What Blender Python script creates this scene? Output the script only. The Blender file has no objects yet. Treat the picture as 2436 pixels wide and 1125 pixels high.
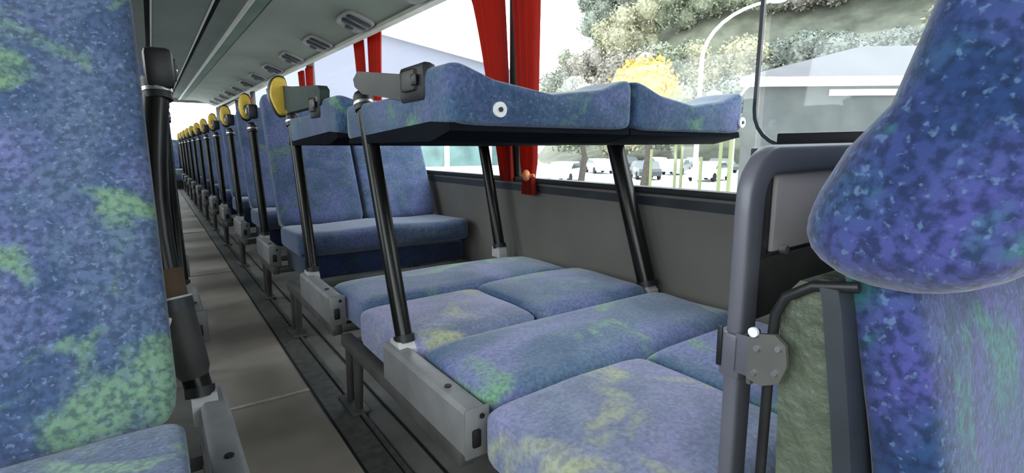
import bpy, bmesh, math, random
from mathutils import Vector, Matrix, noise
random.seed(7)
S = bpy.context.scene
C = S.collection
PI = math.pi

# ------------------------------------------------------------------ camera, world, light, exposure
cam_d = bpy.data.cameras.new('camera')
cam = bpy.data.objects.new('camera', cam_d); C.objects.link(cam)
S.camera = cam
FPX, VX, VY = 1200.0, 362.0, 355.0
cam_d.sensor_width = 36; cam_d.sensor_fit = 'HORIZONTAL'
cam_d.lens = 36*FPX/2436; cam_d.clip_start = 0.02; cam_d.clip_end = 600
th = math.atan((562.5-VY)/FPX); ph = math.atan((1218-VX)/FPX*math.cos(th))
fw = Vector((math.sin(ph)*math.cos(th), math.cos(ph)*math.cos(th), -math.sin(th)))
rt = Vector((math.cos(ph), -math.sin(ph), 0)); up = rt.cross(fw)
cam.matrix_world = Matrix(((rt.x, up.x, -fw.x, 0), (rt.y, up.y, -fw.y, 0), (rt.z, up.z, -fw.z, 0.92), (0, 0, 0, 1)))

W = bpy.data.worlds.new('overcast'); S.world = W; W.use_nodes = True
wn = W.node_tree.nodes; wl = W.node_tree.links
bg = wn['Background']
tc = wn.new('ShaderNodeTexCoord'); sx = wn.new('ShaderNodeSeparateXYZ'); mr = wn.new('ShaderNodeMapRange')
cr = wn.new('ShaderNodeValToRGB')
wl.new(tc.outputs['Generated'], sx.inputs[0]); wl.new(sx.outputs['Z'], cr.inputs[0])
cr.color_ramp.elements[0].position = 0.0; cr.color_ramp.elements[0].color = (0.93, 0.95, 0.97, 1)
cr.color_ramp.elements[1].position = 0.6; cr.color_ramp.elements[1].color = (0.82, 0.90, 1.0, 1)
wl.new(cr.outputs[0], bg.inputs['Color'])
bg.inputs['Strength'].default_value = 4.5
sun_d = bpy.data.lights.new('sun', 'SUN'); sun_d.energy = 1.2; sun_d.angle = math.radians(30)
sun = bpy.data.objects.new('sun', sun_d); C.objects.link(sun)
sun.rotation_euler = (math.radians(30), math.radians(38), 0)

def window_portal(name, loc, rot, sx_, sy_):
    d = bpy.data.lights.new(name, 'AREA'); d.shape = 'RECTANGLE'; d.size = sx_; d.size_y = sy_
    d.cycles.is_portal = True
    o = bpy.data.objects.new(name, d); C.objects.link(o); o.location = loc; o.rotation_euler = rot
window_portal('window_light', (1.68, 6.5, 1.33), (0, PI/2, 0), 1.25, 18.5)
window_portal('window_light', (-1.12, 6.5, 1.33), (0, -PI/2, 0), 1.25, 18.5)
window_portal('window_light', (0.28, -2.6, 1.2), (-PI/2, 0, 0), 2.6, 1.6)
window_portal('window_light', (0.28, 15.12, 1.55), (PI/2, 0, 0), 2.2, 0.9)

S.view_settings.view_transform = 'Standard'; S.view_settings.look = 'None'
S.view_settings.gamma = 1; S.view_settings.use_curve_mapping = False
S.view_settings.exposure = 0.45
S.cycles.use_denoising = True
S.cycles.max_bounces = 10; S.cycles.diffuse_bounces = 6; S.cycles.transparent_max_bounces = 16

# ------------------------------------------------------------------ materials
def mat(name, col, rough=0.6, metal=0.0, var=0.0, scale=12.0, bump=0.0, bscale=80.0, spec=0.5):
    m = bpy.data.materials.new(name); m.use_nodes = True
    n = m.node_tree.nodes; l = m.node_tree.links; b = n['Principled BSDF']
    b.inputs['Roughness'].default_value = rough; b.inputs['Metallic'].default_value = metal
    b.inputs['Specular IOR Level'].default_value = spec
    t = n.new('ShaderNodeTexCoord'); ns = n.new('ShaderNodeTexNoise')
    ns.inputs['Scale'].default_value = scale; ns.inputs['Detail'].default_value = 5
    l.new(t.outputs['Object'], ns.inputs['Vector'])
    r = n.new('ShaderNodeValToRGB'); e = r.color_ramp.elements
    e[0].position = 0.3; e[1].position = 0.7
    e[0].color = tuple(c*(1-var) for c in col)+(1,); e[1].color = tuple(min(1, c*(1+var)) for c in col)+(1,)
    l.new(ns.outputs['Fac'], r.inputs[0]); l.new(r.outputs[0], b.inputs['Base Color'])
    if bump:
        n2 = n.new('ShaderNodeTexNoise'); n2.inputs['Scale'].default_value = bscale; n2.inputs['Detail'].default_value = 4
        l.new(t.outputs['Object'], n2.inputs['Vector'])
        bp = n.new('ShaderNodeBump'); bp.inputs['Strength'].default_value = bump; bp.inputs['Distance'].default_value = 0.01
        l.new(n2.outputs['Fac'], bp.inputs['Height']); l.new(bp.outputs[0], b.inputs['Normal'])
    return m

def fabric(name, a, b_, c, d, patch=0.58, speck=0.5, sc=1.0):
    """woven moquette: a/b blue grounds, c purple-blue clouds, d green-yellow blotches, fine flecks"""
    m = bpy.data.materials.new(name); m.use_nodes = True
    n = m.node_tree.nodes; l = m.node_tree.links; b = n['Principled BSDF']
    b.inputs['Roughness'].default_value = 0.9; b.inputs['Specular IOR Level'].default_value = 0.2
    b.inputs['Sheen Weight'].default_value = 0.35; b.inputs['Sheen Roughness'].default_value = 0.5
    t = n.new('ShaderNodeTexCoord'); oi = n.new('ShaderNodeObjectInfo')
    ml = n.new('ShaderNodeMath'); ml.operation = 'MULTIPLY'; ml.inputs[1].default_value = 37.0
    l.new(oi.outputs['Random'], ml.inputs[0])
    ad = n.new('ShaderNodeVectorMath'); ad.operation = 'ADD'
    l.new(t.outputs['Object'], ad.inputs[0]); l.new(ml.outputs[0], ad.inputs[1])
    def nz(scale, detail=3, dist=0.0, off=0.0):
        x = n.new('ShaderNodeTexNoise'); x.inputs['Scale'].default_value = scale*sc if scale < 20 else scale
        x.inputs['Detail'].default_value = detail; x.inputs['Distortion'].default_value = dist
        v = n.new('ShaderNodeVectorMath'); v.operation = 'ADD'; v.inputs[1].default_value = (off, off*1.7, off*.6)
        l.new(ad.outputs[0], v.inputs[0]); l.new(v.outputs[0], x.inputs['Vector']); return x
    def ramp(src, p0, p1):
        r = n.new('ShaderNodeMapRange'); r.inputs[1].default_value = p0; r.inputs[2].default_value = p1
        l.new(src, r.inputs[0]); return r.outputs[0]
    def mix(f, A, B):
        x = n.new('ShaderNodeMix'); x.data_type = 'RGBA'
        l.new(f, x.inputs[0])
        for s, v in ((6, A), (7, B)):
            if isinstance(v, tuple): x.inputs[s].default_value = v+(1,)
            else: l.new(v, x.inputs[s])
        return x.outputs[2]
    g = mix(ramp(nz(9, 4, .6).outputs['Fac'], .42, .60), a, b_)
    g = mix(ramp(nz(4.5, 3, .8, 5).outputs['Fac'], .48, .64), g, c)
    g = mix(ramp(nz(6.5, 4, 1.0, 11).outputs['Fac'], patch, patch+.10), g, d)
    f = ramp(nz(95, 3, 0, 3).outputs['Fac'], .42, .62)
    dk = tuple(v*.38 for v in a)
    mx = n.new('ShaderNodeMath'); mx.operation = 'MULTIPLY'; mx.inputs[1].default_value = speck
    l.new(f, mx.inputs[0]); g = mix(mx.outputs[0], g, dk)
    f2 = ramp(nz(125, 2, 0, 21).outputs['Fac'], .60, .70)
    mx2 = n.new('ShaderNodeMath'); mx2.operation = 'MULTIPLY'; mx2.inputs[1].default_value = speck*.8
    l.new(f2, mx2.inputs[0]); g = mix(mx2.outputs[0], g, tuple(min(1, v*1.6+.08) for v in b_))
    l.new(g, b.inputs['Base Color'])
    bp = n.new('ShaderNodeBump'); bp.inputs['Strength'].default_value = .25; bp.inputs['Distance'].default_value = .004
    l.new(nz(160, 2).outputs['Fac'], bp.inputs['Height']); l.new(bp.outputs[0], b.inputs['Normal'])
    return m

M = {}
M['fabric'] = fabric('blue_moquette', (.055, .095, .19), (.095, .14, .24), (.135, .155, .33), (.17, .29, .19), .55, .6)
M['fabric_pale'] = fabric('worn_blue_moquette', (.045, .078, .15), (.078, .112, .19), (.095, .115, .25), (.09, .15, .14), .60, .40)
M['fabric_deep'] = fabric('deep_blue_moquette', (.018, .045, .14), (.035, .09, .19), (.07, .075, .27), (.03, .17, .15), .55, .7)
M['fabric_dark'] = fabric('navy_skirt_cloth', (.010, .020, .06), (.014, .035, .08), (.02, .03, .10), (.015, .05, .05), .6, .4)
M['fabric_bed'] = fabric('pale_lilac_moquette', (.17, .205, .32), (.26, .29, .42), (.31, .30, .52), (.46, .48, .30), .57, .35, .62)  # cloth itself is paler than the other moquettes, with large lime blotches
M['fabric_bunk'] = fabric('blue_teal_moquette', (.038, .080, .165), (.065, .125, .215), (.105, .125, .28), (.12, .27, .16), .56, .45, .9)
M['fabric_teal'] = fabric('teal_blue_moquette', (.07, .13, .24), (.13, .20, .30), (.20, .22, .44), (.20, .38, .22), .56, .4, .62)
M['post'] = mat('satin_dark_post', (.028, .028, .026), .27, .75, .15, 6)
M['black'] = mat('black_plastic', (.012, .012, .013), .45, 0, .3, 20)
M['alu'] = mat('painted_light_metal', (.27, .265, .26), .45, .25, .16, 14, .1, 40)
M['alu_white'] = mat('pale_metal_bracket', (.62, .61, .60), .4, .1, .08, 20)
M['leg'] = mat('grey_leg_metal', (.15, .145, .135), .5, .5, .25, 9)
M['underside'] = mat('matt_black_backing', (.008, .010, .014), 1.0, 0, .2, 10, spec=.05)
M['yellow'] = mat('worn_yellow_pad', (.62, .42, .045), .6, 0, .2, 18, .1)
M['green_arm'] = mat('dark_green_arm', (.010, .026, .018), .7, 0, .3, 14)
M['arm_grey'] = mat('grey_arm_plastic', (.05, .046, .043), .55, 0, .2, 14)
M['shell'] = mat('grained_seat_shell', (.105, .125, .085), .55, 0, .35, 7, .9, 45)
M['trim_dark'] = mat('slate_edge_trim', (.035, .04, .048), .45, 0, .2, 10)
M['frame_grey'] = mat('moulded_grey_frame', (.13, .13, .155), .38, .05, .10, 6)
M['inset'] = mat('warm_grey_inset', (.48, .43, .43), .7, 0, .08, 4)
M['rivet'] = mat('white_rivet', (.85, .85, .85), .4)
M['wallpanel'] = mat('grey_wall_panel', (.175, .165, .148), .75, 0, .15, 2.5, .1, 30)
M['rail_black'] = mat('black_sill_rubber', (.012, .014, .014), .5, 0, .2)
M['pillar'] = mat('dark_green_pillar', (.018, .032, .028), .5, 0, .2, 6)
M['strip'] = mat('pale_seal_strip', (.85, .84, .78), .5)
M['floor'] = mat('worn_brown_vinyl', (.40, .34, .285), .5, 0, .22, 3.5, .1, 60)
M['floor_side'] = mat('grey_side_floor', (.19, .18, .16), .55, 0, .3, 6, .15, 50)
M['floor_strip'] = mat('pale_joint_strip', (.62, .58, .50), .5, 0, .2, 20)
M['floor_track'] = mat('dull_track_metal', (.17, .165, .15), .45, .5, .3, 30)
M['ceil'] = mat('grey_green_ceiling', (.072, .085, .070), .8, 0, .15, 2, .15, 90)
M['rack'] = mat('rack_underside', (.125, .14, .105), .7, 0, .14, 2.2, .1, 50)
M['rack_dark'] = mat('rack_dark_green_band', (.055, .09, .06), .75, 0, .2, 3)  # band has its own darker green
M['rack_lip'] = mat('rack_pale_lip', (.36, .35, .29), .5, .1, .1, 8)
M['groove'] = mat('black_groove', (.008, .008, .008), .8)
M['vent'] = mat('black_vent', (.015, .018, .016), .5, 0, .3, 30)
M['vent_rim'] = mat('vent_housing', (.21, .195, .18), .55, 0, .15, 8)
M['steel'] = mat('bolt_steel', (.6, .6, .58), .3, .9)
M['belt'] = mat('brown_strap', (.12, .075, .04), .8, 0, .3, 20)

def curtain_mat():
    m = bpy.data.materials.new('red_curtain_cloth'); m.use_nodes = True
    n = m.node_tree.nodes; l = m.node_tree.links; b = n['Principled BSDF']; out = n['Material Output']
    b.inputs['Base Color'].default_value = (.50, .035, .02, 1); b.inputs['Roughness'].default_value = .9
    tr = n.new('ShaderNodeBsdfTranslucent'); tr.inputs['Color'].default_value = (.55, .08, .01, 1)
    t = n.new('ShaderNodeTexCoord'); ns = n.new('ShaderNodeTexNoise'); ns.inputs['Scale'].default_value = 14
    l.new(t.outputs['Object'], ns.inputs['Vector'])
    r = n.new('ShaderNodeValToRGB'); r.color_ramp.elements[0].color = (.20, .012, .012, 1); r.color_ramp.elements[1].color = (.33, .022, .012, 1)
    l.new(ns.outputs['Fac'], r.inputs[0]); l.new(r.outputs[0], b.inputs['Base Color'])
    mx = n.new('ShaderNodeMixShader'); mx.inputs[0].default_value = .5
    l.new(b.outputs[0], mx.inputs[1]); l.new(tr.outputs[0], mx.inputs[2]); l.new(mx.outputs[0], out.inputs['Surface'])
    return m
M['curtain'] = curtain_mat()
M['curtain_tie'] = mat('faded_orange_tie', (.62, .22, .09), .8, 0, .2, 20)

def glass_mat(name, tint, refl=.06):
    m = bpy.data.materials.new(name); m.use_nodes = True
    n = m.node_tree.nodes; l = m.node_tree.links; out = n['Material Output']
    n.remove(n['Principled BSDF'])
    a = n.new('ShaderNodeBsdfTransparent'); a.inputs[0].default_value = tint+(1,)
    g = n.new('ShaderNodeBsdfGlossy'); g.inputs['Roughness'].default_value = .03
    mx = n.new('ShaderNodeMixShader'); mx.inputs[0].default_value = refl
    l.new(a.outputs[0], mx.inputs[1]); l.new(g.outputs[0], mx.inputs[2]); l.new(mx.outputs[0], out.inputs['Surface'])
    return m
M['glass'] = glass_mat('clear_window_glass', (.96, .98, .97), .04)
M['glass_tint'] = glass_mat('hazy_tinted_glass', (.86, .89, .90), .03)
M['ground'] = mat('pale_concrete', (.62, .62, .60), .9, 0, .12, .6)
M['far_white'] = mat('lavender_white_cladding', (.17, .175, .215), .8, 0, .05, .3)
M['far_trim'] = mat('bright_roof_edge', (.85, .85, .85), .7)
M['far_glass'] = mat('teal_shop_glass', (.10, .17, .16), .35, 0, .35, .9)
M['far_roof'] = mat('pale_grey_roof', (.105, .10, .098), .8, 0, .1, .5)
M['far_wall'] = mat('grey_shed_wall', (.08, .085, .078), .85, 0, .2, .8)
M['hill'] = mat('wooded_slope', (.12, .125, .09), .95, 0, .35, .35)
M['trunk'] = mat('bark', (.06, .05, .04), .9, 0, .3, 8)
M['lamp_paint'] = mat('cream_lamp_paint', (.55, .54, .44), .5)
M['car_white'] = mat('white_car_paint', (.75, .76, .76), .3)
M['car_silver'] = mat('silver_car_paint', (.38, .39, .38), .3, .4)
M['car_dark'] = mat('dark_car_paint', (.06, .07, .07), .3)
M['car_glass'] = mat('car_window', (.05, .07, .07), .1)
M['tyre'] = mat('tyre_rubber', (.02, .02, .02), .9)
M['bollard'] = mat('olive_post_paint', (.16, .18, .08), .7)
def leaf(name, col, v=.4):
    return mat(name, col, .9, 0, v, 1.6)
M['leaf_grey'] = leaf('grey_green_leaves', (.20, .22, .18))  # hillside leaf tones raised pale: distance haze is put into their colour
M['leaf_green'] = leaf('dull_green_leaves', (.19, .21, .145))
M['leaf_brown'] = leaf('bare_brown_twigs', (.26, .24, .20))
M['leaf_yellow'] = leaf('yellow_leaves', (.50, .38, .10), .25)
M['leaf_pale'] = leaf('pale_olive_leaves', (.31, .30, .20), .3)

# ------------------------------------------------------------------ mesh helpers
def sgnpow(c, e): return math.copysign(abs(c)**e, c)
class MB:
    def __init__(s): s.bm = bmesh.new()
    def box(s, x0, x1, y0, y1, z0, z1, bev=0.0, seg=2, rot=None, piv=None):
        r = bmesh.ops.create_cube(s.bm, size=1)
        vs = r['verts']
        for v in vs:
            v.co = Vector(((x0+x1)/2+v.co.x*(x1-x0), (y0+y1)/2+v.co.y*(y1-y0), (z0+z1)/2+v.co.z*(z1-z0)))
        if bev:
            es = list({e for v in vs for e in v.link_edges})
            rr = bmesh.ops.bevel(s.bm, geom=es, offset=bev, segments=seg, profile=.5, affect='EDGES')
            vs = list({v for f in rr['faces'] for v in f.verts} | {v for v in vs if v.is_valid})
        if rot is not None:
            p = Vector(piv or ((x0+x1)/2, (y0+y1)/2, (z0+z1)/2))
            for v in vs: v.co = p + rot @ (v.co-p)
        return s
    def rings(s, rs, closed=True, caps=True):
        L = [[s.bm.verts.new(p) for p in r] for r in rs]
        for a, b in zip(L[:-1], L[1:]):
            n = len(a)
            for i in range(n if closed else n-1):
                j = (i+1) % n
                s.bm.faces.new((a[i], a[j], b[j], b[i]))
        if caps:
            s.bm.faces.new(L[0][::-1]); s.bm.faces.new(L[-1])
        return s
    def tube(s, pts, r, n=12, flat=1.0):
        pts = [Vector(p) for p in pts]; rs = []
        ref = None
        for i, p in enumerate(pts):
            d = (pts[min(i+1, len(pts)-1)]-pts[max(i-1, 0)]).normalized()
            if ref is None:
                ref = Vector((1, 0, 0)) if abs(d.x) < .8 else Vector((0, 1, 0))
            a = (ref-d*ref.dot(d)).normalized(); b = d.cross(a); ref = a
            rr = r[i] if isinstance(r, (list, tuple)) else r
            rs.append([p+a*rr*math.cos(2*PI*k/n)+b*rr*flat*math.sin(2*PI*k/n) for k in range(n)])
        return s.rings(rs)
    def prism(s, poly, axis, a, b):
        def P(u, v, w): return Vector((w, u, v)) if axis == 'x' else Vector((u, w, v)) if axis == 'y' else Vector((u, v, w))
        return s.rings([[P(u, v, a) for u, v in poly], [P(u, v, b) for u, v in poly]])
    def blob(s, c, r, sub=3, e=1.0, f=None):
        res = bmesh.ops.create_icosphere(s.bm, subdivisions=sub, radius=1)
        for v in res['verts']:
            q = v.co.copy()
            if e != 1.0:
                q = Vector([math.copysign(abs(t)**e, t) for t in q])
            q = Vector((c[0]+q.x*r[0], c[1]+q.y*r[1], c[2]+q.z*r[2]))
            v.co = f(q) if f else q
        return s
    def build(s, name, m, parent=None, loc=None, smooth=True, bevel=0):
        bm = s.bm
        bmesh.ops.recalc_face_normals(bm, faces=bm.faces[:])
        for f in bm.faces: f.smooth = smooth
        for e in bm.edges:
            if len(e.link_faces) == 2 and e.calc_face_angle(0) > math.radians(38): e.smooth = False
        me = bpy.data.meshes.new(name); bm.to_mesh(me); bm.free()
        for mm in (m if isinstance(m, (list, tuple)) else [m]): me.materials.append(mm)
        o = bpy.data.objects.new(name, me); C.objects.link(o)
        if parent: o.parent = parent
        if loc: o.location = loc
        return o

def tag(o, label=None, cat=None, group=None, kind=None):
    if label: o['label'] = label
    if cat: o['category'] = cat
    if group: o['group'] = group
    if kind: o['kind'] = kind
    return o
def thing(name, label, cat, loc=(0, 0, 0), group=None, kind=None):
    o = bpy.data.objects.new(name, None); C.objects.link(o); o.location = loc; o.empty_display_size = .05
    return tag(o, label, cat, group, kind)
def struct(o): o['kind'] = 'structure'; return o
def copy_tree(o, parent=None):
    c = o.copy(); C.objects.link(c); c.parent = parent
    for ch in [x for x in S.objects if x.parent == o]: copy_tree(ch, c)
    return c

# ------------------------------------------------------------------ the coach shell
XR, XL, YA, YB = 1.60, -1.035, -2.5, 15.0
mb = MB().box(XL, .075, YA, YB, -.08, -.004).box(.52, XR, YA, YB, -.08, -.004)
side_floor = struct(mb.build('floor', M['floor_side']))
o = MB().box(.075, .41, YA, YB, -.08, 0).build('floor_aisle', M['floor']); struct(o)
for y, w in ((1.94, .010), (4.3, .010), (6.6, .010)):
    struct(MB().box(.08, .408, y, y+w*1.6, 0, .004).build('trim_1', M['floor_strip']))
mb = MB()
mb.box(.41, .418, YA, YB, -.05, .004).build('trim_2', M['groove'])['kind'] = 'structure'
mb = MB().box(.418, .50, YA, YB, -.05, .003).box(.508, .52, YA, YB, -.05, .008)
struct(mb.build('trim_3', M['floor_track']))
mb = MB().box(.50, .508, YA, YB, -.05, -.002).box(.60, .606, YA, YB, -.004, .002)
struct(mb.build('trim_4', M['groove']))

def side_wall(x, sgn, name, n):
    """sgn +1: wall to the right of the aisle"""
    def bx(m, a, b, y0, y1, z0, z1, bev=0):
        xa, xb = sorted((x+sgn*a, x+sgn*b)); return m.box(xa, xb, y0, y1, z0, z1, bev)
    m = MB(); bx(m, 0, .10, YA, YB, -.08, .75); bx(m, 0, .10, YA, YB, 1.98, 2.35)
    w = struct(m.build(name, M['wallpanel']))
    m = MB(); bx(m, -.022, .03, YA, YB, .748, .775, .006)
    t = struct(m.build('trim_%d' % n, M['rail_black']))
    m = MB(); bx(m, -.006, .0, YA, YB, .70, .735); bx(m, -.02, .0, YA, YB, 0, .05)
    struct(m.build('trim_%d' % (n+1), M['trim_dark']))
    return w
side_wall(XR, 1, 'wall_right', 5)
side_wall(XL, -1, 'wall_left', 7)
PIL = [2.25+2.12*k for k in range(6)] + [14.9]
for sgn, x, nm in ((1, XR, 'right'), (-1, XL, 'left')):
    for y in PIL + [.13-2.1+1.0]:
        xa, xb = sorted((x-sgn*.005, x+sgn*.07))
        m = MB().box(xa, xb, y-.045, y+.045, .775, 1.98, .008)
        struct(m.build('trim_9', M['pillar']))
# glass: one pane per bay, set in a thin rubber gasket
def gasket(mb_, x, y0, y1, z0, z1, r=.10, w=.011):
    pts = []
    for cy, cz, a0 in ((y1-r, z1-r, 0), (y0+r, z1-r, 90), (y0+r, z0+r, 180), (y1-r, z0+r, 270)):
        for k in range(7):
            a = math.radians(a0+90*k/6); pts.append((cy+r*math.cos(a), cz+r*math.sin(a)))
    n = len(pts); rs = []
    for i in range(n+1):
        cy, cz = pts[i % n]; py, pz = pts[(i-1) % n]; ny, nz = pts[(i+1) % n]
        d = Vector((0, ny-py, nz-pz)).normalized(); nn = Vector((0, -d.z, d.y))
        c = Vector((x, cy, cz))
        rs.append([c+nn*w+Vector((.005, 0, 0)), c+nn*w-Vector((.005, 0, 0)), c-nn*w-Vector((.005, 0, 0)), c-nn*w+Vector((.005, 0, 0))])
    mb_.rings(rs, caps=False)
wn_ = 0
for sgn, x in ((1, XR), (-1, XL)):
    edges = [-2.45, .13-1.1] + PIL
    for i, (a, b) in enumerate(zip(edges[:-1], edges[1:])):
        wn_ += 1
        g = x+sgn*.045
        root = thing('window_%d' % wn_, None, None, (0, 0, 0), kind='structure')
        if sgn == 1 and i == 1:      # the bay beside the near seats: fixed pane, then a framed tinted pane with rounded corners
            MB().box(g-.003, g+.003, .93, b-.045, .775, 1.98).build('pane', M['glass'], root)
            MB().box(g-.003, g+.003, a+.045, .915, .93, 1.98).build('tinted_pane', M['glass_tint'], root)
            m = MB(); gasket(m, g-.012, a+.06, .935, .93, 2.1, .12, .006); m.build('gasket', M['trim_dark'], root)
            m = MB().box(g-.03, g+.02, a+.05, .93, .775, .925, .006); m.build('lower_panel', M['frame_grey'], root)
            m = MB().box(g-.12, g-.035, -.4, .80, .93, .968, .006); m.build('window_catch_rail', M['black'], root)
        else:
            MB().box(g-.003, g+.003, a+.045, b-.045, .775, 1.98).build('pane', M['glass'], root)
# rear wall with its window, unseen front wall, its windscreen opening kept small to hold back light
m = MB().box(XL, XR, YB, YB+.1, -.08, 1.15).box(XL, -.75, YB, YB+.1, 1.15, 2.35).box(1.42, XR, YB, YB+.1, 1.15, 2.35).box(-.75, 1.42, YB, YB+.1, 2.05, 2.35)
struct(m.build('wall_back', M['wallpanel']))
root = thing('window_20', None, None, kind='structure')
MB().box(-.75, 1.42, YB+.03, YB+.036, 1.15, 2.05).build('pane', M['glass'], root)
m = MB().box(XL, XR, YA-.1, YA, -.08, 1.0).box(XL, XR, YA-.1, YA, 1.75, 2.35).box(XL, XL+.1, YA-.1, YA, .6, 1.95).box(XR-.1, XR, YA-.1, YA, .6, 1.95)
struct(m.build('wall_front', M['wallpanel']))
root = thing('window_21', None, None, kind='structure')
MB().box(XL+.1, XR-.1, YA-.06, YA-.054, 1.0, 1.75).build('pane', M['glass'], root)

# ceiling and luggage racks climb very slightly towards the rear (the photo's roof lines)
TILT = .0175
def ty(z, y): return z+TILT*y
def long_prism(mb_, poly):
    rs = [[Vector((px, y, ty(pz, y))) for px, pz in poly] for y in (YA, 2.0, 6.0, 10.0, YB)]
    mb_.rings(rs)
    return mb_
XC = (.04+.525)/2
m = long_prism(MB(), [(XC-.18, 1.905), (XC+.18, 1.905), (XC+.19, 1.97), (XC-.19, 1.97)])
m = long_prism(m, [(XL-.1, 2.0), (XR+.1, 2.0), (XR+.1, 2.05), (XL-.1, 2.05)])
struct(m.build('ceiling', M['ceil']))
for sgn in (1, -1):
    def mx(poly): return [(XC+sgn*(px-XC), pz) for px, pz in poly]
    m = long_prism(MB(), mx([(.462, 1.900), (.474, 1.896), (.478, 1.98), (.462, 1.98)]))
    struct(m.build('trim_10', M['rack_lip']))
    m = long_prism(MB(), mx([(.478, 1.92), (.512, 1.92), (.512, 1.99), (.478, 1.99)]))
    struct(m.build('trim_11', M['groove']))
    side = 'right' if sgn == 1 else 'left'
    rack = thing('luggage_rack', 'long grey-green overhead luggage rack above the %s' % ('window side with the sleeping berth' if sgn == 1 else 'seats on the post and buckle side'),
                 'luggage rack', (0, 0, 0))
    m = long_prism(MB(), mx([(.512, 1.885), (.60, 1.872), (.632, 1.845), (.64, 1.99), (.512, 1.99)])); m.build('inner_fascia', M['ceil'], rack)
    m = long_prism(MB(), mx([(.632, 1.838), (.652, 1.826), (.660, 1.832), (.66, 1.99), (.632, 1.99)])); m.build('edge_bead', M['rack_lip'], rack)
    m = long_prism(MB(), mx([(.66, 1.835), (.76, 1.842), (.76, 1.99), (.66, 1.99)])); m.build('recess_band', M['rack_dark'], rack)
    m = long_prism(MB(), mx([(.76, 1.836), (.92, 1.842), (1.05, 1.835), (1.19, 1.795), (1.385, 1.725), (1.385, 1.99), (.76, 1.99)])); m.build('underside', M['rack'], rack)
    m = long_prism(MB(), mx([(1.385, 1.700), (1.425, 1.690), (1.432, 1.74), (1.432, 1.99), (1.385, 1.99)])); m.build('outer_lip', M['rack_lip'], rack)
    m = long_prism(MB(), mx([(1.432, 1.72), (1.445, 1.72), (1.445, 1.99), (1.432, 1.99)])); m.build('blind_slot', M['black'], rack)
    # one oval air and lamp unit above each row
    for k in range(13 if sgn == 1 else 8):
        y = 1.75+1.02*k
        cx, cz = XC+sgn*(1.285-XC), ty(1.757, y)
        R_ = Matrix.Rotation(sgn*math.radians(19.5), 3, 'Y')
        n = 24
        def oval(ax, ay, h, ox=0.0, oy=0.0):
            return [Vector((cx, y, cz)) + R_ @ Vector((ox+ax*sgnpow(math.cos(2*PI*i/n), .5), oy+sgnpow(math.sin(2*PI*i/n), .5)*ay, h)) for i in range(n)]
        u = MB().rings([oval(.105, .20, .02), oval(.105, .20, -.008), oval(.095, .19, -.014), oval(.085, .18, -.012)]).build('air_vent', M['vent_rim'], rack)
        for dy in (-.09, .02):
            MB().rings([oval(.088, .042, -.010, 0, dy), oval(.085, .04, -.026, 0, dy), oval(.06, .022, -.030, 0, dy)]).build('grille', M['vent'], u)
        MB().rings([oval(.03, .03, -.010, 0, .12), oval(.028, .028, -.03, 0, .12), oval(.015, .015, -.034, 0, .12)]).build('nozzle', M['arm_grey'], u)

# ------------------------------------------------------------------ upholstery shapes
def cushion_mesh(w, L, t, wing=0.0, wing_from=.75, dip=0.0, e=.28, n=40, ease=.06, slant=0.0, lumbar=0.0, t_end=None, squeeze=0.0, kmin=0.25):
    """padded slab: u across (0..w), v along (0..L), height t towards the sitter.
    wing lifts the two long edges near the v = L end, dip hollows the middle."""
    rows = []
    vs = [0, .004, .012, .03, .06] + [L*k/14 for k in range(1, 14)] + [L-.05, L-.025, L-.01, L-.003, L]
    vs = sorted({round(v, 4) for v in vs if 0 <= v <= L})
    for v in vs:
        # rounded ends
        d = min(v, L-v); k = 1.0 if d >= ease else math.sqrt(max(0, 1-(1-d/ease)**2))
        inset = (1-k)*ease*.8
        f = v/L
        wv = w - squeeze*max(0, f-.55)*w
        hw = wv/2-inset
        tt = t if t_end is None else t+(t_end-t)*f
        wg = wing*max(0, min(1, (f-wing_from)/(1-wing_from)*2.2)) if wing else 0
        wg = wg*wg*(3-2*wg/wing)/wing if wing and wg > 0 else 0
        ring = []
        for i in range(n):
            a = 2*PI*i/n; cu = sgnpow(math.cos(a), e); su = sgnpow(math.sin(a), e)
            x = w/2+hw*cu
            q = abs(cu)
            top = tt + wg*q**2.2 - dip*(1-q*q)*(math.sin(PI*min(1, f*1.1)) if f < .9 else .5) + lumbar*math.sin(PI*min(1, f*2.2))*(1-q)*(1 if f < .46 else 0)
            mid = tt*.5
            h = mid+(top-mid)*su*(kmin+(1-kmin)*k) if su > 0 else mid+(mid)*su*(kmin+(1-kmin)*k)
            ring.append(Vector((x, v, h)))
        rows.append(ring)
    return rows
def place(rows, fn): return [[fn(p) for p in r] for r in rows]

def flat_cushion(name, x0, x1, y0, y1, z1, t, label, cat, group=None, mt='fabric_bed', parent=None, dip=.012, seam_side=True, crown=.012):
    rows = cushion_mesh(x1-x0, y1-y0, t, dip=-crown, ease=.05, e=.22, n=48)
    rs = place(rows, lambda p: Vector((p.x-(x1-x0)/2, p.y-(y1-y0)/2, p.z)))
    ox, oy = (x0+x1)/2, (y0+y1)/2
    def ww(p):   # soft, slightly uneven upholstery
        h = noise.noise(Vector((p.x*5+ox*9, p.y*5+oy*7, .3)))
        return Vector((p.x, p.y, p.z+(.007*h if p.z > t*.6 else 0)))
    o = MB().rings(place(rs, ww)).build(name, M[mt], parent, (ox, oy, z1-t))
    if parent is None: tag(o, label, cat, group)
    return o

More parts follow.
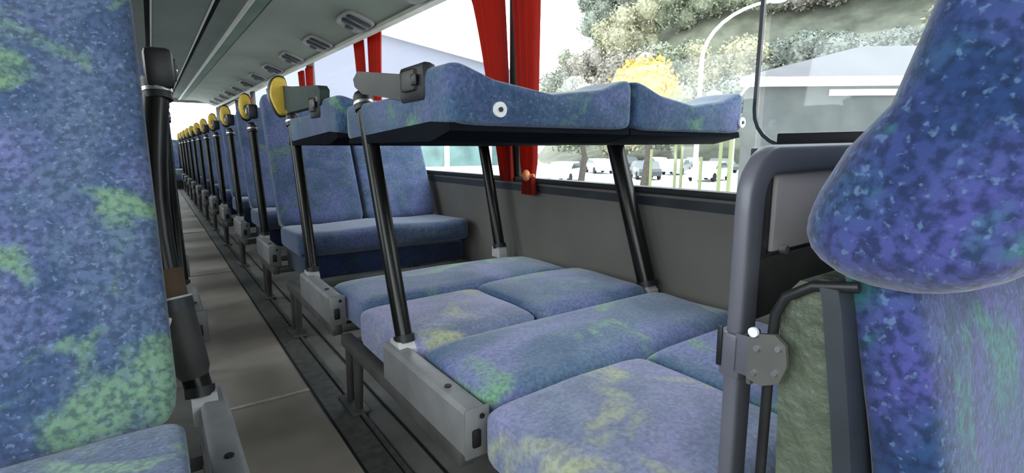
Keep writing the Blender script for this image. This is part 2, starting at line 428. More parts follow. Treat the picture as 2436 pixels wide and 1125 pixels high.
# ------------------------------------------------------------------ seats
def side_rail(mb_, s, y0, y1, ztop=.39, zbot=.285, w=.05):
    """pressed metal side rail with rounded top, aisle side at local x = -w*s .. 0"""
    prof = [(-.052, zbot), (-.052, ztop-.012), (-.044, ztop-.002), (-.01, ztop), (0, ztop-.006), (0, zbot+.02), (-.012, zbot)]
    rs = [[Vector((s*a, y, z)) for a, z in prof] for y in (y0, y1)]
    mb_.rings(rs)
def end_plate(s, y, ztop=.39, zbot=.285):
    m = MB(); xa, xb = sorted((s*-.056, s*.004))
    m.box(xa, xb, y-.006, y, zbot-.005, ztop+.003, .004); return m

def make_hardware(root, s, posts=True, wall_x=.985, rail=(-.43, 0.02), top=(.24, .67), legs_y=.42, top_collar=True, rail_mat='alu', wall_sc=.9, bow=0):
    """frame parts shared by every double seat; local y = 0 at the aisle post foot"""
    def X(u): return s*u
    m = MB(); side_rail(m, s, rail[0], rail[1]); r = m.build('side_rail', M[rail_mat], root)
    end_plate(s, rail[0]).build('end_plate', M['alu'], r)
    xa, xb = sorted((X(-.040), X(-.020)))
    MB().box(xa, xb, rail[0]-.010, rail[0]-.005, .305, .345, .004).build('slot', M['black'], r)
    m = MB(); m.tube([(X(-.016), rail[0]-.009, .372), (X(-.016), rail[0]-.004, .372)], .006, 10); m.build('bolt_hole', M['black'], r)
    m = MB(); m.tube([(X(-.028), rail[0]+.12, .389), (X(-.028), rail[0]+.12, .3925)], .008, 10); m.build('bolt_hole', M['black'], r)
    for u, sc in ((0, 1.0), (wall_x, wall_sc)):
        y1, z1 = top
        m = MB(); n = 8
        pts = [Vector((X(u-.004+(bow*(.82*math.sin(PI*k/n)+.35*k/n) if u == 0 else 0)), y1*k/n, .40+z1*k/n)) for k in range(n+1)]
        m.tube(pts, (.0235 if not bow else .026)*sc, 16)
        p = m.build('post', M['post'], root)
        m = MB(); m.tube([pts[0]+Vector((0, -.003, -.008)), pts[0]+Vector((0, .004, .012))], .029*sc, 16); m.build('foot_ring', M['black'], p)
        d = (pts[-1]-pts[0]).normalized()
        m = MB(); m.tube([pts[-1]-d*.035, pts[-1]+d*.004], .029*sc, 16)
        m.blob(pts[-1]+d*.006, (.028*sc, .03*sc, .022), 2); m.build('top_collar', M['black'], p)
        m = MB(); c = pts[-1]-d*.0155; m.tube([c-d*.004, c+d*.004], .0305*sc, 16); m.build('collar_ring', M['steel'], p)
        xa, xb = sorted((X(u-.034), X(u+.014)))
        m = MB().prism([(-.045, .345), (.032, .345), (.028, .402), (-.022, .402), (-.04, .385)], 'x', xa, xb)
        m.build('foot_bracket', M['alu_white'], root)
    for u in (-.012, wall_x-.03):
        m = MB(); y = legs_y
        for dy in (0, .085):
            m.tube([(X(u), y+dy-.03, .255), (X(u), y+dy-.015, .14), (X(u), y+dy, .005)], [.02, .017, .015], 10)
        l = m.build('leg', M['leg'], root)
        xa, xb = sorted((X(u-.035), X(u+.03)))
        MB().box(xa, xb, y-.04, y+.13, 0, .012, .004).build('foot_plate', M['leg'], l)
    m = MB()
    for yy in (rail[0]+.08, legs_y+.03):
        xa, xb = sorted((X(-.01), X(wall_x)))
        m.box(xa, xb, yy-.018, yy+.018, .222, .258, .006)
    xa, xb = sorted((X(-.034), X(.005)))
    m.box(xa, xb, rail[0]+.06, legs_y+.10, .218, .262, .006)
    m.build('cross_frame', M['leg'], root)

def handle_parts(root, s, y, z, yellow=True, flat=False):
    """folding arm: square hinge box, dark blade and a padded end"""
    def X(u): return s*u
    pr = root
    m = MB().box(*sorted((X(-.026), X(.028))), y-.075, y+.02, z-.055, z+.03, .012)
    b = m.build('hinge_bracket', M['black'], pr)
    m = MB().box(*sorted((X(-.031), X(-.024))), y-.055, y-.005, z-.035, z+.012, .006); m.build('hinge_cover', M['arm_grey'], b)
    m = MB().tube([(X(-.034), y-.03, z-.012), (X(-.024), y-.03, z-.012)], .012, 12); m.build('hinge_pin', M['steel'], b)
    return b

def backrest(root, s, u0, u1, fn, L, t=.10, wing=.03, mt='fabric', e=.3, **k):
    rows = cushion_mesh(u1-u0, L, t, wing=wing, wing_from=.7, dip=.018, e=e, ease=.055, **k)
    return MB().rings(place(rows, lambda p: fn(Vector((u0+p.x, p.y, p.z)), s))).build('backrest', M[mt], root)

def upright_fn(p, s):
    # v runs up the leaning back, t towards the sitter (-y)
    u, v, t = p
    a = math.atan2(.35, .79)
    y = -.215 + v*math.sin(a) - t*math.cos(a); z = .455 + v*math.cos(a) + t*math.sin(a)*.6
    return Vector((s*u, y, z))

def make_seat(s, mt='fabric', near=False, pad=True):
    root = thing('double_seat', None, None)
    make_hardware(root, s, rail=(-.40, .04), top=(.16, .66), legs_y=-.02, bow=.040 if near else 0)
    # cushion for two: hollows left and right of the middle
    w, L = 1.0, .50
    rows = cushion_mesh(w, L, .13, e=.25, n=64, ease=.06)
    def fn(p):
        a = abs(math.sin(2*PI*p.x/w))
        z = p.z - (.012*a if p.z > .07 else 0) + .02*(1-p.y/L)*(1 if p.z > .06 else .3)
        return Vector((s*(.03+p.x), -.745+p.y, .362+z))
    c = MB().rings(place(rows, fn)).build('seat_cushion', M[mt], root)
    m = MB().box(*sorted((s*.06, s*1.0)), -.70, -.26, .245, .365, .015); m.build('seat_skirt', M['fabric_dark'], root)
    backrest(root, s, .035, .522, upright_fn, .85, .105, .025, mt)
    backrest(root, s, .540, 1.02, upright_fn, .85, .105, .025, mt)
    a = math.atan2(.35, .79)
    rsh = []
    for v in (0.0, .04, .78, .83):
        y = -.215+v*math.sin(a); z = .455+v*math.cos(a); ins = .02 if v in (0.0, .83) else 0
        rsh.append([Vector((s*(.045+ins), y, z)), Vector((s*(1.01-ins), y, z)), Vector((s*(1.01-ins), y+.03, z-.01)), Vector((s*(.045+ins), y+.03, z-.01))])
    MB().rings(rsh).build('back_shell', M['shell'], root)
    hz, hy = (1.16, .17) if pad else (1.105, .20)
    handle_parts(root, s, hy, hz)
    if not pad: return root
    cap = MB().blob((s*-.018, hy+.10, hz+.02), (.036, .03, .082), 3, .8, lambda q: Vector((q.x*1.0, q.y, q.z+(.0 if q.z > hz else .25*abs(q.x-s*.018)))))
    cap = cap.build('grab_pad', M['yellow'], root)
    m = MB().tube([(s*.0, hy, hz-.01), (s*-.004, hy+.06, hz+.005), (s*-.012, hy+.10, hz+.02)], [.026, .024, .03], 12); m.build('handle_stem', M['black'], cap)
    m = MB().blob((s*-.012, hy+.112, hz+.022), (.042, .028, .09), 2, .8); m.build('pad_rim', M['black'], cap)
    return root

ROWS = [3.39+1.09*k for k in range(10)]
words = ['first', 'second', 'third', 'fourth', 'fifth', 'sixth', 'seventh', 'eighth', 'ninth', 'tenth', 'eleventh', 'twelfth']
protoR = make_seat(1, 'fabric_pale')
for k, y in enumerate(ROWS):
    o = protoR if k == 0 else copy_tree(protoR)
    o.location = (.525, y, 0)
    lab = 'pale blue patterned double seat facing the sleeping berth, first upright row behind it' if k == 0 else \
          'blue double seat with yellow grab pad, %s upright row behind the berth' % words[k]
    tag(o, lab, 'bus seat', 'upright double seats behind the sleeping berth')
nearL = make_seat(-1, 'fabric', True, False)
protoL = make_seat(-1, 'fabric', False, False)
LROWS = [1.225, 2.31] + ROWS
for k, y in enumerate(LROWS):
    o = nearL if k == 0 else protoL if k == 1 else copy_tree(protoL)
    o.location = (.030 if k == 0 else .040, y, 0)
    lab = 'near blue double seat with thick dark post and strapped collar, across the aisle' if k == 0 else \
          'blue double seat across the aisle, %s row counting from the strapped post' % words[k]
    tag(o, lab, 'bus seat', 'upright double seats across the aisle')
# the strapped collar with its brown band on the near left post
near_left = nearL
def on_post(z):   # a point on the bowed post, local
    f = (z-.40)/.66; return Vector((-(-.004+.040*(.82*math.sin(PI*f)+.35*f)), .16*f, z))
belt = MB().tube([on_post(.60), on_post(.665)], .031, 16).build('strap_collar', M['belt'], near_left)
MB().tube([on_post(.578), on_post(.602)], .038, 16).build('collar_clip', M['trim_dark'], belt)
MB().tube([on_post(.602), on_post(.606)], .0385, 16).build('pale_band', M['alu_white'], belt)
q = on_post(.56); MB().box(q.x-.03, q.x-.008, q.y-.034, q.y-.018, .55, .575, .004).build('buckle', M['alu_white'], belt)
MB().tube([on_post(.425), on_post(.45), on_post(.50), on_post(.578)], [.022, .033, .036, .036], 16).build('lower_sleeve', M['arm_grey'], near_left)

# rear bench across the back of the coach
rb = thing('rear_bench', 'long dark blue bench across the rear end of the coach', 'bus seat', (0, 14.2, 0))
MB().box(XL+.05, XR-.05, -.1, .5, .2, .46, .04).build('seat_cushion', M['fabric'], rb)
for k in range(5):
    x = XL+.07+k*.50
    MB().box(x, x+.47, .45, .6, .46, 1.15, .05).build('backrest', M['fabric'], rb)

# ---- the two converted double seats that carry the berth
def raised_fn(hy, hz):
    def f(p, s):
        u, v, t = p
        return Vector((s*u, hy-v, hz+t))
    return f
def converted(y0, L, hinge_y, head_yellow, label):
    root = thing('converted_seat', label, 'bus seat', (.525, y0, 0), 'double seats folded out into the berth')
    make_hardware(root, 1, rail=(-.42, .04), top=(.24, .665) if y0 < 2 else (.19, .655), legs_y=.42 if y0 < 2 else .335, wall_x=1.01 if y0 < 2 else .975, wall_sc=1.5 if y0 < 2 else 1.25)
    for a, b in ((-.022, .516), (.521, 1.034 if y0 < 2 else 1.02)):
        rows = cushion_mesh(b-a, L, .115, wing=.055, wing_from=.62, dip=.022, e=.22, ease=.020, n=72, kmin=.86)
        def fn(p):
            # underside slopes up towards the free end; free end face is nearly square
            f = p.y/L; lift = .026*max(0, (f-.25)/.75)
            return Vector((a+p.x, hinge_y-p.y, .943+p.z+(lift if p.z < .06 else 0)))
        bk = MB().rings(place(rows, fn)).build('backrest', M['fabric_bunk'], root)
        bk['label'] = 'backrest swung up level to make the upper bunk'
        e0 = hinge_y-L
        MB().prism([(hinge_y-.02, .952), (hinge_y-.02, .937), (e0+.10, .937), (e0+.008, .958), (e0+.012, .975), (e0+.1, .98)], 'x', a+.001, b+.001).build('backing_board', M['underside'], bk)
        if y0 < 2:
            xx = a+.117 if a < .3 else b-.010
            e = hinge_y-L
            r = MB(); r.tube([(xx, e+.004, 1.004), (xx, e-.006, 1.004)], .0165, 20); r = r.build('rivet', M['rivet'], bk)
            MB().tube([(xx, e-.005, 1.004), (xx, e-.0085, 1.004)], .0055, 10).build('rivet_hole', M['black'], r)
    return root
R1 = converted(1.26, .69, 1.62-1.26, False, 'converted double seat nearest the panelled frame, white rivet on its raised backrest')
R2 = converted(2.245, .76, 2.47-2.245, True, 'converted double seat behind the riveted one, yellow pad at its post top')
# hinge and arm of the front one: box at the head end, grey blade back to the post
def folded_arm(root, yb, zb, yp, zp, cover, blade_mat, yellow):
    b = MB().box(-.030, .010, yb, yb+.135, zb-.085, zb, .014).build('hinge_bracket', M['black'], root)
    MB().box(-.036, -.028, yb+.03, yb+.105, zb-.06, zb-.012, .008).build('hinge_cover', M['arm_grey'], b)
    MB().box(-.039, -.034, yb+.015, yb+.045, zb-.05, zb-.025, .003).build('latch', M['black'], b)
    if yellow: prof = [(yb-.02, 1.075), (yb-.03, 1.125), (yb, 1.142), (yp-.1, 1.180), (yp+.03, 1.196), (yp+.03, 1.10), (yp-.06, 1.075)]
    else: prof = [(yb+.12, zb-.075), (yb+.12, zb-.015), (yp-.06, zp+.014), (yp-.02, zp+.02), (yp+.02, zp+.002), (yp+.01, zp-.02), (yp-.05, zp-.045)]
    MB().prism(prof, 'x', -.028, .006).build('arm_blade', M[blade_mat], root)
    if yellow:
        n = 24
        def ov(k, yy):   # D-shaped pad face: straight towards the window, rounded towards the aisle, tapering down
            out = []
            for i in range(n):
                a = 2*PI*i/n; c, s_ = math.cos(a), math.sin(a)
                x = -.038+(.034 if c > 0 else .048)*sgnpow(c, .45 if c > 0 else .9)*k*(1-(.35 if c < 0 else .1)*max(0, -s_)); z = zp-.005+.090*s_*k
                out.append(Vector((x, yy, z)))
            return out
        c = MB().rings([ov(.9, yp+.03), ov(1, yp+.035), ov(1, yp+.075), ov(.85, yp+.09)]).build('pad_back', M['black'], root)
        MB().rings([ov(.5, yp+.016), ov(.82, yp+.02), ov(.92, yp+.031)]).build('grab_pad', M['yellow'], c)
folded_arm(R1, 1.045-1.26, 1.110, 1.49-1.26, 1.118, True, 'arm_grey', False)
folded_arm(R2, 1.90-2.245, 1.115, 2.44-2.245, 1.155, True, 'green_arm', True)

# ---- lower mattress cushions, from the near end backwards
ZC = .402
G = 'loose cushions of the lower berth'
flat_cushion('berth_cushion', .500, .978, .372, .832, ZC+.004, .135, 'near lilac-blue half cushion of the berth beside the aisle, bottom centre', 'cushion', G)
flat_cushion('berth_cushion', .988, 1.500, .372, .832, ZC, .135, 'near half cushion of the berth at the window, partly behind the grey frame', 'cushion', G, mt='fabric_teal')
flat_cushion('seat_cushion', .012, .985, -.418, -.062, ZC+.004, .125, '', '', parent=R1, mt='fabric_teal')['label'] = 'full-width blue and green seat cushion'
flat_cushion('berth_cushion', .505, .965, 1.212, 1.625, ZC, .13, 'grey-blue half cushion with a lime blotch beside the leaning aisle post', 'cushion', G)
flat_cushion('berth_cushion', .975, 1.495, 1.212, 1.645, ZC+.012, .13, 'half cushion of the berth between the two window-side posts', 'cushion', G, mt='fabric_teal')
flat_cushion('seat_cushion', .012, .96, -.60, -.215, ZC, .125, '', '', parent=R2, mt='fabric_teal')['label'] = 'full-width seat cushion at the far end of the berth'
# re-seat the two fixed cushions: flat_cushion placed them in the seat's own axes
# ---- near upright seat on the right with its shell, and the grey framed partition behind it
NS = thing('near_seat', 'deep blue seat at the window side with green-grey shell, bolted to the grey frame', 'bus seat', (.54, .2, 0))
def near_back(u0, u1):
    rows = cushion_mesh(u1-u0, .50, .075, e=.3, ease=.03, dip=.008)
    def fn(p):
        lean = .15*p.y
        return Vector((u0+p.x, -.042+lean-p.z-.02*math.sin(p.y/.5*PI), .33+p.y))
    return MB().rings(place(rows, fn)).build('backrest', M['fabric_deep'], NS)
near_back(.02, .50); near_back(.52, 1.0)
def shell_prof(ya, yb):  # z -> y edges, local y
    zs = [.08, .25, .40, .56, .66, .72, .765, .785]
    fr = [-.045, -.040, -.034, -.028, -.014, -.004, .003, .008]
    bk = [.045, .046, .048, .051, .057, .061, .060, .045]
    return zs, fr, bk
zs, fr, bk = shell_prof(0, 0)
poly = [(a+.014, z) for a, z in zip(fr, zs)]+[(b, z) for b, z in zip(bk[::-1], zs[::-1])]
m = MB().prism(poly, 'x', 0, 1.0); m.build('side_shell', M['shell'], NS)
rs = []
for z, a in zip(zs, fr):
    rs.append([Vector((-.010, a-.003, z)), Vector((-.010, a+.014, z)), Vector((1.0, a+.014, z)), Vector((1.0, a-.003, z))])
MB().rings(rs).build('edge_trim', M['trim_dark'], NS)
def head(u0, u1):
    m = MB(); n = 64; rs = []
    zz = [.786, .7875, .790, .795, .80, .81, .82, .835, .85, .865, .88, .92, .96, 1.0, 1.05, 1.1, 1.15, 1.19, 1.215, 1.225]
    for z in zz:
        f = (z-.786)/.439
        k = min(1, (max(0, 1-(1-min(1, f/.12))**2))**.5)*min(1, (max(0.0, 1-(max(0, (f-.82)/.18))**2))**.5+.02)
        k = max(k, .12)
        yb_ = .068 - .052*min(1, max(0, f-.14)/.25)**1.4 - .13*max(0, f-.30)   # rear edge leans forward going up
        yf_ = -.115 - .02*math.sin(f*PI)
        yf_ = min(yf_, yb_-.07); c = (yb_+yf_)/2; hy = (yb_-yf_)/2*k; hx = (u1-u0)/2*(.72+.28*k)*(1-.10*f)
        cx = (u0+u1)/2
        ring = []
        for i in range(n):
            a = 2*PI*i/n; cu = sgnpow(math.cos(a), .5); su = sgnpow(math.sin(a), .6)
            wingf = -.045*abs(cu)**3 if su < 0 else 0
            ring.append(Vector((cx+hx*cu, c+hy*su+wingf*k*(.5+.5*math.sin(f*PI)), z)))
        rs.append(ring)
    return m.rings(rs).build('headrest', M['fabric_deep'], NS)
head(-.03, .49); head(.51, 1.02)
MB().tube([(-.006, .062, .0), (-.006, .064, .40), (-.006, .066, .70), (-.006, .064, .745), (-.005, .055, .766), (-.004, .03, .783), (-.002, -.01, .790)], .0056, 12).build('frame_tube', M['black'], NS)
MB().tube([(1.0, .066, .0), (1.0, .068, .40), (1.0, .069, .70), (1.0, .05, .77)], .0072, 12).build('frame_tube', M['black'], NS)
# seat pan in front of it, below the picture
flat_cushion('seat_cushion', .02, 1.0, -.52, -.12, .43, .13, '', '', mt='fabric_deep', parent=NS)
m = MB().box(.02, 1.0, -.48, .0, .05, .30, .02); m.build('seat_base', M['trim_dark'], NS)

PF = thing('framed_partition', 'grey moulded frame with warm grey inset standing behind the near seat', 'partition', (.567, .318, 0))
PF.rotation_euler = (0, -.018, 0)
def rr_path(pts, w, d):
    """square-ish moulded section swept through pts in the xz plane; w in plane, d deep in y"""
    rs = []
    P = [Vector((a, 0, b)) for a, b in pts]
    for i, p in enumerate(P):
        t = (P[min(i+1, len(P)-1)]-P[max(i-1, 0)]).normalized(); nrm = Vector((-t.z, 0, t.x))
        ring = []
        for j in range(20):
            a = 2*PI*j/20; ring.append(p+nrm*(w/2)*sgnpow(math.cos(a), .45)+Vector((0, d/2+(d/2)*sgnpow(math.sin(a), .45), 0)))
        rs.append(ring)
    return rs
arc = [(.028, 0), (.028, .3), (.028, .6), (.028, .80), (.028, .845)]+[(.028+.042*(1-math.cos(math.radians(a))), .855+.051*math.sin(math.radians(a))) for a in (15, 35, 55, 75, 90)]+[(.12, .906), (.4, .906), (.86, .906)]
MB().rings(rr_path(arc, .037, .022)).build('outer_frame', M['frame_grey'], PF)
m = MB().box(.94-.05, .94, .0, .04, 0, .92, .015); m.build('outer_frame', M['frame_grey'], PF)
b_ = MB()
b_.rings([[Vector((x, y, z)) for x, z in ((.05, .700), (.90, .700), (.90, .898), (.05, .898))] for y in (.020, .034)])
body = b_.build('panel', M['frame_grey'], PF)
m = MB().box(.05, .90, .012, .022, .70, .782, .005).box(.05, .078, .012, .022, .78, .89, .003)
m.build('panel_border', M['arm_grey'], PF)
MB().box(.076, .088, .016, .0215, .785, .894).build('shadow_gap', M['black'], PF)
MB().box(.088, .87, .010, .0215, .787, .892, .004).build('inset', M['inset'], PF)
m = MB().tube([(.105, .008, .790), (.105, .0, .790)], .006, 10).build('catch', M['steel'], PF)
# clamp joining frame post to seat shell, with bolts
cl = MB().box(.004, .053, -.003, .0245, .640, .697, .004).build('clamp', M['frame_grey'], PF)
MB().box(.0015, .0045, .020, .0265, .652, .704, .001).build('clamp_edge', M['black'], cl)
m = MB().prism([(-.034, .716), (-.034, .668), (-.050, .664), (-.070, .674), (-.077, .696), (-.074, .718), (-.062, .727), (-.042, .722)], 'x', -.034, -.029)
pl = m.build('bolt_plate', M['leg'], PF)
MB().box(-.030, .008, -.037, -.031, .658, .706, .002).build('plate_flange', M['leg'], pl)
MB().box(.004, .008, -.036, .004, .650, .700, .001).build('plate_flange', M['frame_grey'], pl)
for (y, z) in ((-.044, .706), (-.067, .713), (-.042, .677), (-.065, .685)):
    MB().tube([(-.0338, y, z), (-.0368, y, z)], .0032, 10).build('bolt', M['steel'], pl)
MB().tube([(-.034, -.040, .724), (-.038, -.040, .724)], .0055, 12).build('bright_bolt', M['rivet'], pl)

# ------------------------------------------------------------------ curtains
def curtain(y0t, y1t, y0b, y1b, z0, z1, x, label, sgn=1, pleats=5, seed=0, tie=False):
    m = MB(); rs = []; n = 72
    for k in range(15):
        f = k/14; z = z1+(z0-z1)*f
        a, b = y0t+(y0b-y0t)*f**.8, y1t+(y1b-y1t)*f**.8
        c, h = (a+b)/2, (b-a)/2
        if tie and abs(z-.78) < .04: h *= .75
        ring = []
        for i in range(n):
            t = 2*PI*i/n
            fold = math.cos(t)
            ring.append(Vector((x+sgn*(.014*math.sin(t)+.009*math.sin(pleats*PI*fold+seed+.5*f)), c+h*fold, z)))
        rs.append(ring)
    o = m.rings(rs).build('curtain', M['curtain'])
    tag(o, label, 'curtain', 'red curtains gathered at the window pillars')
    return o
XCU = XR-.029
c1 = curtain(2.31, 2.66, 2.22, 2.34, .75, 1.80, XCU, 'broad red curtain on the far side of the nearest pillar')
c2 = curtain(2.00, 2.26, 2.02, 2.14, .69, 1.80, XCU-.002, 'red curtain with orange tied end hanging lowest, near side of the nearest pillar', seed=2, pleats=4, tie=True)
MB().blob((XCU-.035, 2.06, .79), (.022, .022, .03), 2).build('tie_knob', M['curtain_tie'], c2)
MB().tube([(XCU-.015, 2.02, .79), (XCU-.035, 2.06, .785), (XCU-.015, 2.13, .79)], .009, 8).build('tie_band', M['curtain_tie'], c2)
far_w = ['second', 'third', 'fourth', 'fifth', 'sixth']
for i, p in enumerate(PIL[1:5]):
    curtain(p+.08, p+.33, p+.05, p+.16, .75, 1.85, XCU, 'far-side red curtain at the %s window pillar from the berth' % far_w[i], seed=i)
    curtain(p-.33, p-.05, p-.22, p-.06, .75, 1.85, XCU-.002, 'near-side red curtain at the %s window pillar from the berth' % far_w[i], seed=i+3)
for i, p in enumerate(PIL[:5]):
    curtain(p-.25, p+.25, p-.16, p+.16, .75, 1.80, XL+.028, 'red curtain across the aisle at window pillar, %s from the strapped post' % words[i], sgn=-1, seed=i)

# ------------------------------------------------------------------ outside
GZ = -1.35
struct(MB().box(-90, 160, -60, 220, GZ-.3, GZ).build('ground', M['ground']))
# gabled white hall with a shop front
hall = thing('white_hall', 'large lavender-white gabled hall with bright roof edge behind the curtains', 'building', (0, 30, GZ))
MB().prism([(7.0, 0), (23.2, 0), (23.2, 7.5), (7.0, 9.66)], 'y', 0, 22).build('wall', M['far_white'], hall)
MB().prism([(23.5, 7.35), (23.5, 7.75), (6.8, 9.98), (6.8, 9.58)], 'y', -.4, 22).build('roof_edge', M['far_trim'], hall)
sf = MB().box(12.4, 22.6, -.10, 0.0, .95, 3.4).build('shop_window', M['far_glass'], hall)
m = MB()
for k in range(4): m.box(12.3+3.3*k, 12.62+3.3*k, -.22, -.10, .9, 3.5)
m.box(12.2, 23.0, -.24, -.1, 3.35, 3.7).box(12.2, 23.0, -.24, -.1, .0, 1.15)
m.build('mullions', M['far_trim'], sf)
# low grey shed with a pale roof, seen through the tinted pane
shed = thing('shed', 'low grey building with pale pitched roof and white eave seen through tinted glass', 'building', (24.6, 15.0, GZ))
shed.rotation_euler = (0, 0, -math.radians(39))
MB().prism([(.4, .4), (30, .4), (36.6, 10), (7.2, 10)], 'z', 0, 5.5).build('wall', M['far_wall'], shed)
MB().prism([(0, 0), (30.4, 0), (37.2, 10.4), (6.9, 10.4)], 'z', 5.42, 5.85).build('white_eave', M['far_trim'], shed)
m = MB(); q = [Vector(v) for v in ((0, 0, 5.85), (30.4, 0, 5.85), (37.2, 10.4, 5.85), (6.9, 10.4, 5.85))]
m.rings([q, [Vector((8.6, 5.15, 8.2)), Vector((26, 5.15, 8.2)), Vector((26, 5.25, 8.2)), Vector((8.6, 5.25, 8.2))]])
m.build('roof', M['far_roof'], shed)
MB().box(4.6, 16, .25, .4, 4.95, 5.25).build('sign_band', M['far_trim'], shed)
# wooded hill
def hill_z(x, y):
    d = math.hypot(x, y); b = math.degrees(math.atan2(x, y))
    f = max(0, min(1, (d-74)/110)); f = f*f*(3-2*f)
    q = max(0, min(1, (b-38)/8)); q = q*q*(3-2*q)
    return GZ-.1+f*(24*q+50*max(0, min(1, (b-38)/16)))+1.6*noise.noise(Vector((x*.06, y*.06, 2)))*f*q
def hill():
    bm = bmesh.new(); nx, ny = 40, 50; V = []
    for i in range(nx):
        for j in range(ny):
            d = 70+i*4.4; b = math.radians(33+j*1.7)
            x, y = d*math.sin(b), d*math.cos(b)
            V.append(bm.verts.new((x, y, hill_z(x, y))))
    for i in range(nx-1):
        for j in range(ny-1):
            bm.faces.new((V[i*ny+j], V[(i+1)*ny+j], V[(i+1)*ny+j+1], V[i*ny+j+1]))
    mb_ = MB(); mb_.bm.free(); mb_.bm = bm
    return mb_.build('hill', M['hill'])
hl = struct(hill())
def crown_mesh(name, m, r, h, n, size, seed, base=.25):
    """leaf sprays filling an uneven crown"""
    rnd = random.Random(seed); bm = bmesh.new()
    lobes = [(Vector((rnd.uniform(-.5, .5)*r, rnd.uniform(-.5, .5)*r, h*(base+rnd.uniform(.15, .75)*(1-base)))), rnd.uniform(.35, .62)*r) for _ in range(9)]
    for _ in range(n):
        c, R_ = rnd.choice(lobes)
        d = Vector((rnd.gauss(0, 1), rnd.gauss(0, 1), rnd.gauss(0, .9))).normalized()
        p = c+d*R_*rnd.uniform(.55, 1.05)
        q = Vector((rnd.gauss(0, 1), rnd.gauss(0, 1), rnd.gauss(0, 1))).normalized()
        a = q.orthogonal().normalized()*size*rnd.uniform(.6, 1.3); b = q.cross(a).normalized()*size*rnd.uniform(.5, 1)
        vs = [bm.verts.new(p+k) for k in (a, b, -a, -b)]
        bm.faces.new(vs)
    for c, R_ in lobes:
        res = bmesh.ops.create_icosphere(bm, subdivisions=2, radius=R_*.7)
        for v in res['verts']: v.co = v.co*(1+.25*noise.noise(v.co*1.3/r*4+c))+c
    me = bpy.data.meshes.new(name); bm.to_mesh(me); bm.free(); me.materials.append(m); return me
def tree(x, y, z, me, h, label, group, sc=1.0, rz=0):
    t = thing('tree', label, 'tree', (x, y, z), group); t.rotation_euler = (0, 0, rz)
    t.scale = (sc, sc, sc)
    o = bpy.data.objects.new('crown', me); C.objects.link(o); o.parent = t
    MB().tube([(0, 0, -.4), (.05*h, 0, h*.25), (0, .03*h, h*.55)], [h*.035, h*.028, h*.016], 8).build('trunk', M['trunk'], t)
    return t
kinds = [('leaf_grey', 'grey-green'), ('leaf_green', 'dull green'), ('leaf_brown', 'bare brownish'), ('leaf_pale', 'pale olive')]
meshes = [[crown_mesh('crown', M[k[0]], 3.4, 8, 3400, .17, 10*i+j) for j in range(2)] for i, k in enumerate(kinds)]
rnd = random.Random(5)
wood = bmesh.new(); wm = [M[k[0]] for k in kinds]
for row, (dist, b0, n_) in enumerate(((80, 40.5, 13), (98, 40.3, 15), (120, 40.5, 17), (146, 41, 19), (178, 41.5, 20))):
    for k in range(n_):
        bear = b0+k*(84-b0)/(n_-1)+rnd.uniform(-.8, .8)
        x = dist*math.sin(math.radians(bear)); y = dist*math.cos(math.radians(bear))
        kd = rnd.choice([0, 0, 1, 2, 3]) if row < 3 else rnd.choice([0, 1, 2, 0])
        nf, nv = len(wood.faces), len(wood.verts)
        wood.from_mesh(meshes[kd][rnd.randrange(2)])
        wood.verts.ensure_lookup_table(); wood.faces.ensure_lookup_table()
        mt_ = Matrix.Translation((x, y, hill_z(x, y)-1.2)) @ Matrix.Rotation(rnd.uniform(0, 6), 4, 'Z') @ Matrix.Scale(rnd.uniform(1.35, 1.75)*(1+row*.10), 4)
        for v in wood.verts[nv:]: v.co = mt_ @ v.co
        for f in wood.faces[nf:]: f.material_index = kd
me = bpy.data.meshes.new('hillside_woods'); wood.to_mesh(me); wood.free()
for m_ in wm: me.materials.append(m_)
o = bpy.data.objects.new('hillside_woods', me); C.objects.link(o)
tag(o, 'hazy grey-green autumn woods covering the hillside outside', 'woods', kind='stuff')
yc = crown_mesh('crown', M['leaf_yellow'], 1.9, 7.2, 2600, .13, 77, .62)
def ray_at(px, py, dist):
    d = rt*((px-1218)/FPX)+up*((562.5-py)/FPX)+fw
    k = dist/math.hypot(d.x, d.y); return Vector((d.x*k, d.y*k, .92+d.z*k))
p = ray_at(1540, 230, 33); tree(p.x, p.y, GZ, yc, 7.2, 'round bright yellow tree in front of the wooded hill', None, 1.13)
br = crown_mesh('crown', M['leaf_brown'], 2.4, 6.6, 2400, .14, 79, .60)
p = ray_at(1385, 240, 36); tree(p.x, p.y, GZ, br, 6.6, 'low pinkish-brown bush tree beside the yellow one', None, 1.05)
# curved street lamps
def street_lamp(px, pyb, dist, H, reach, label):
    p = ray_at(px, pyb, dist); root = thing('street_lamp', label, 'street lamp', (p.x, p.y, GZ), 'curved street lamps')
    d = rt.copy(); d.z = 0; d.normalize()
    pts = [Vector((0, 0, 0)), Vector((0, 0, H*.4)), Vector((0, 0, H*.72))]
    for k in range(1, 9):
        a = k/8*PI/2*.86
        pts.append(Vector((0, 0, H*.72))+d*reach*(1-math.cos(a))+Vector((0, 0, H*.28*math.sin(a))))
    MB().tube(pts, [.10, .09, .08]+[.07-.003*k for k in range(8)], 10).build('pole', M['lamp_paint'], root)
    e = pts[-1]
    MB().blob(e+d*.2, (.3, .3, .06), 2).build('lamp_head', M['lamp_paint'], root)
    MB().tube([(0, 0, 0), (0, 0, .5)], [.2, .16], 10).build('base', M['lamp_paint'], root)
street_lamp(1666, 200, 20, 7.45, 3.0, 'tall cream street lamp arching over the yellow tree')
street_lamp(1752, 220, 26, 5.5, 1.6, 'shorter cream street lamp just above the bunk end')
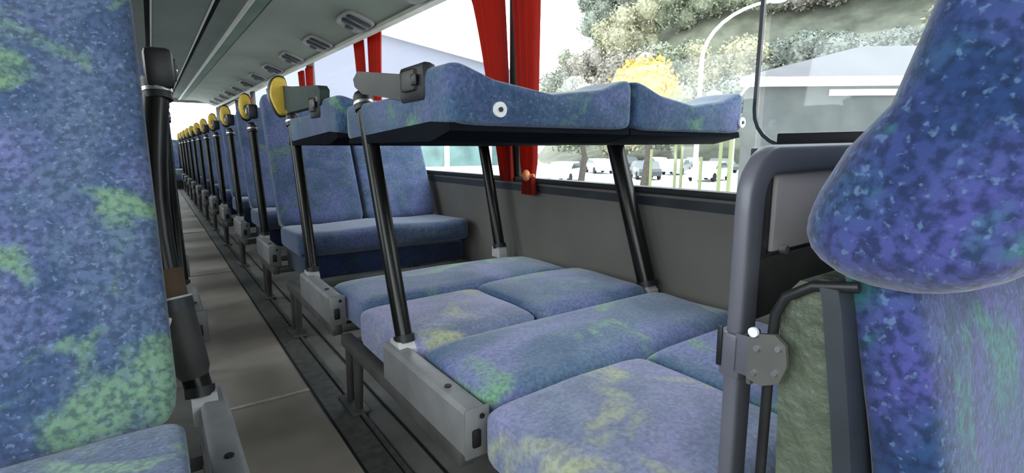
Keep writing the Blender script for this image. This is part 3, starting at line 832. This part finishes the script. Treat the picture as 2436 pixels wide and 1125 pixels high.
# parked cars and posts on the bright forecourt
def car(px, py, dist, rz, body, label, sc=1.0):
    p = ray_at(px, py, dist)
    root = thing('car', label, 'car', (p.x, p.y, GZ), 'parked cars on the forecourt'); root.rotation_euler = (0, 0, rz)
    prof = [(-2.1, .30), (-2.15, .62), (-2.0, .82), (-1.35, .90), (-.75, 1.36), (.65, 1.40), (1.35, .95), (2.0, .86), (2.15, .60), (2.1, .30)]
    rs = []
    for x, k in ((-.86, .93), (-.80, 1.0), (.80, 1.0), (.86, .93)):
        rs.append([Vector((a*k, x, .3+(z-.3)*k)) for a, z in prof])
    MB().rings(rs).build('body', M[body], root)
    for s_ in (-1, 1):
        w = [(-1.15, .93), (-.68, 1.28), (.58, 1.31), (1.15, .97)]
        MB().prism(w, 'y', *sorted((s_*.845, s_*.875))).build('side_window', M['car_glass'], root)
        for wx in (-1.3, 1.3):
            MB().tube([(wx, s_*.72, .31), (wx, s_*.90, .31)], .31, 18).build('wheel', M['tyre'], root)
    MB().box(1.18, 1.2, -.7, .7, .98, 1.30, rot=Matrix.Rotation(math.radians(-55), 3, 'Y')).build('windscreen', M['car_glass'], root)
for i, (px, py, dist, rz, b, lab) in enumerate((
        (1345, 400, 37, .5, 'car_white', 'white car parked nearest the tied curtain end'),
        (1425, 380, 50, 1.1, 'car_silver', 'silver car half behind the thick window-side post'),
        (1535, 380, 41, .9, 'car_dark', 'dark car just past the thick window-side post'),
        (1610, 395, 49, .4, 'car_silver', 'silver car in the middle of the forecourt'),
        (1690, 395, 40, .2, 'car_white', 'white car parked nearest the grey frame'),
        (1560, 395, 60, 1.3, 'car_white', 'small white car far across the forecourt'),
        (1650, 395, 62, .7, 'car_dark', 'small dark car far across the forecourt, right of the white one'),
        (1715, 395, 55, 1.0, 'car_dark', 'dark car behind the white one by the grey frame'),
        (1490, 370, 66, 1.5, 'car_dark', 'tiny dark car farthest from the coach'))):
    car(px, py, dist, rz, b, lab)
for i, (px, dist, h, lab) in enumerate(((1549, 30, 2.2, 'thin olive post left of the pair'), (1607, 31, 2.7, 'first olive post of the close pair'), (1622, 31, 2.7, 'second olive post of the close pair'),
                       (1713, 26, 2.6, 'olive post nearest the bunk end'), (1737, 24, 3.2, 'taller olive post beside the grey frame'), (1668, 30, 1.8, 'short olive post between the cars'))):
    p = ray_at(px, 380, dist)
    root = thing('bollard', lab+' on the forecourt', 'post', (p.x, p.y, GZ), 'posts on the forecourt')
    MB().tube([(0, 0, 0), (0, 0, h)], .085, 10).build('shaft', M['bollard'], root)
    MB().blob((0, 0, h), (.095, .095, .06), 2).build('cap', M['bollard'], root)
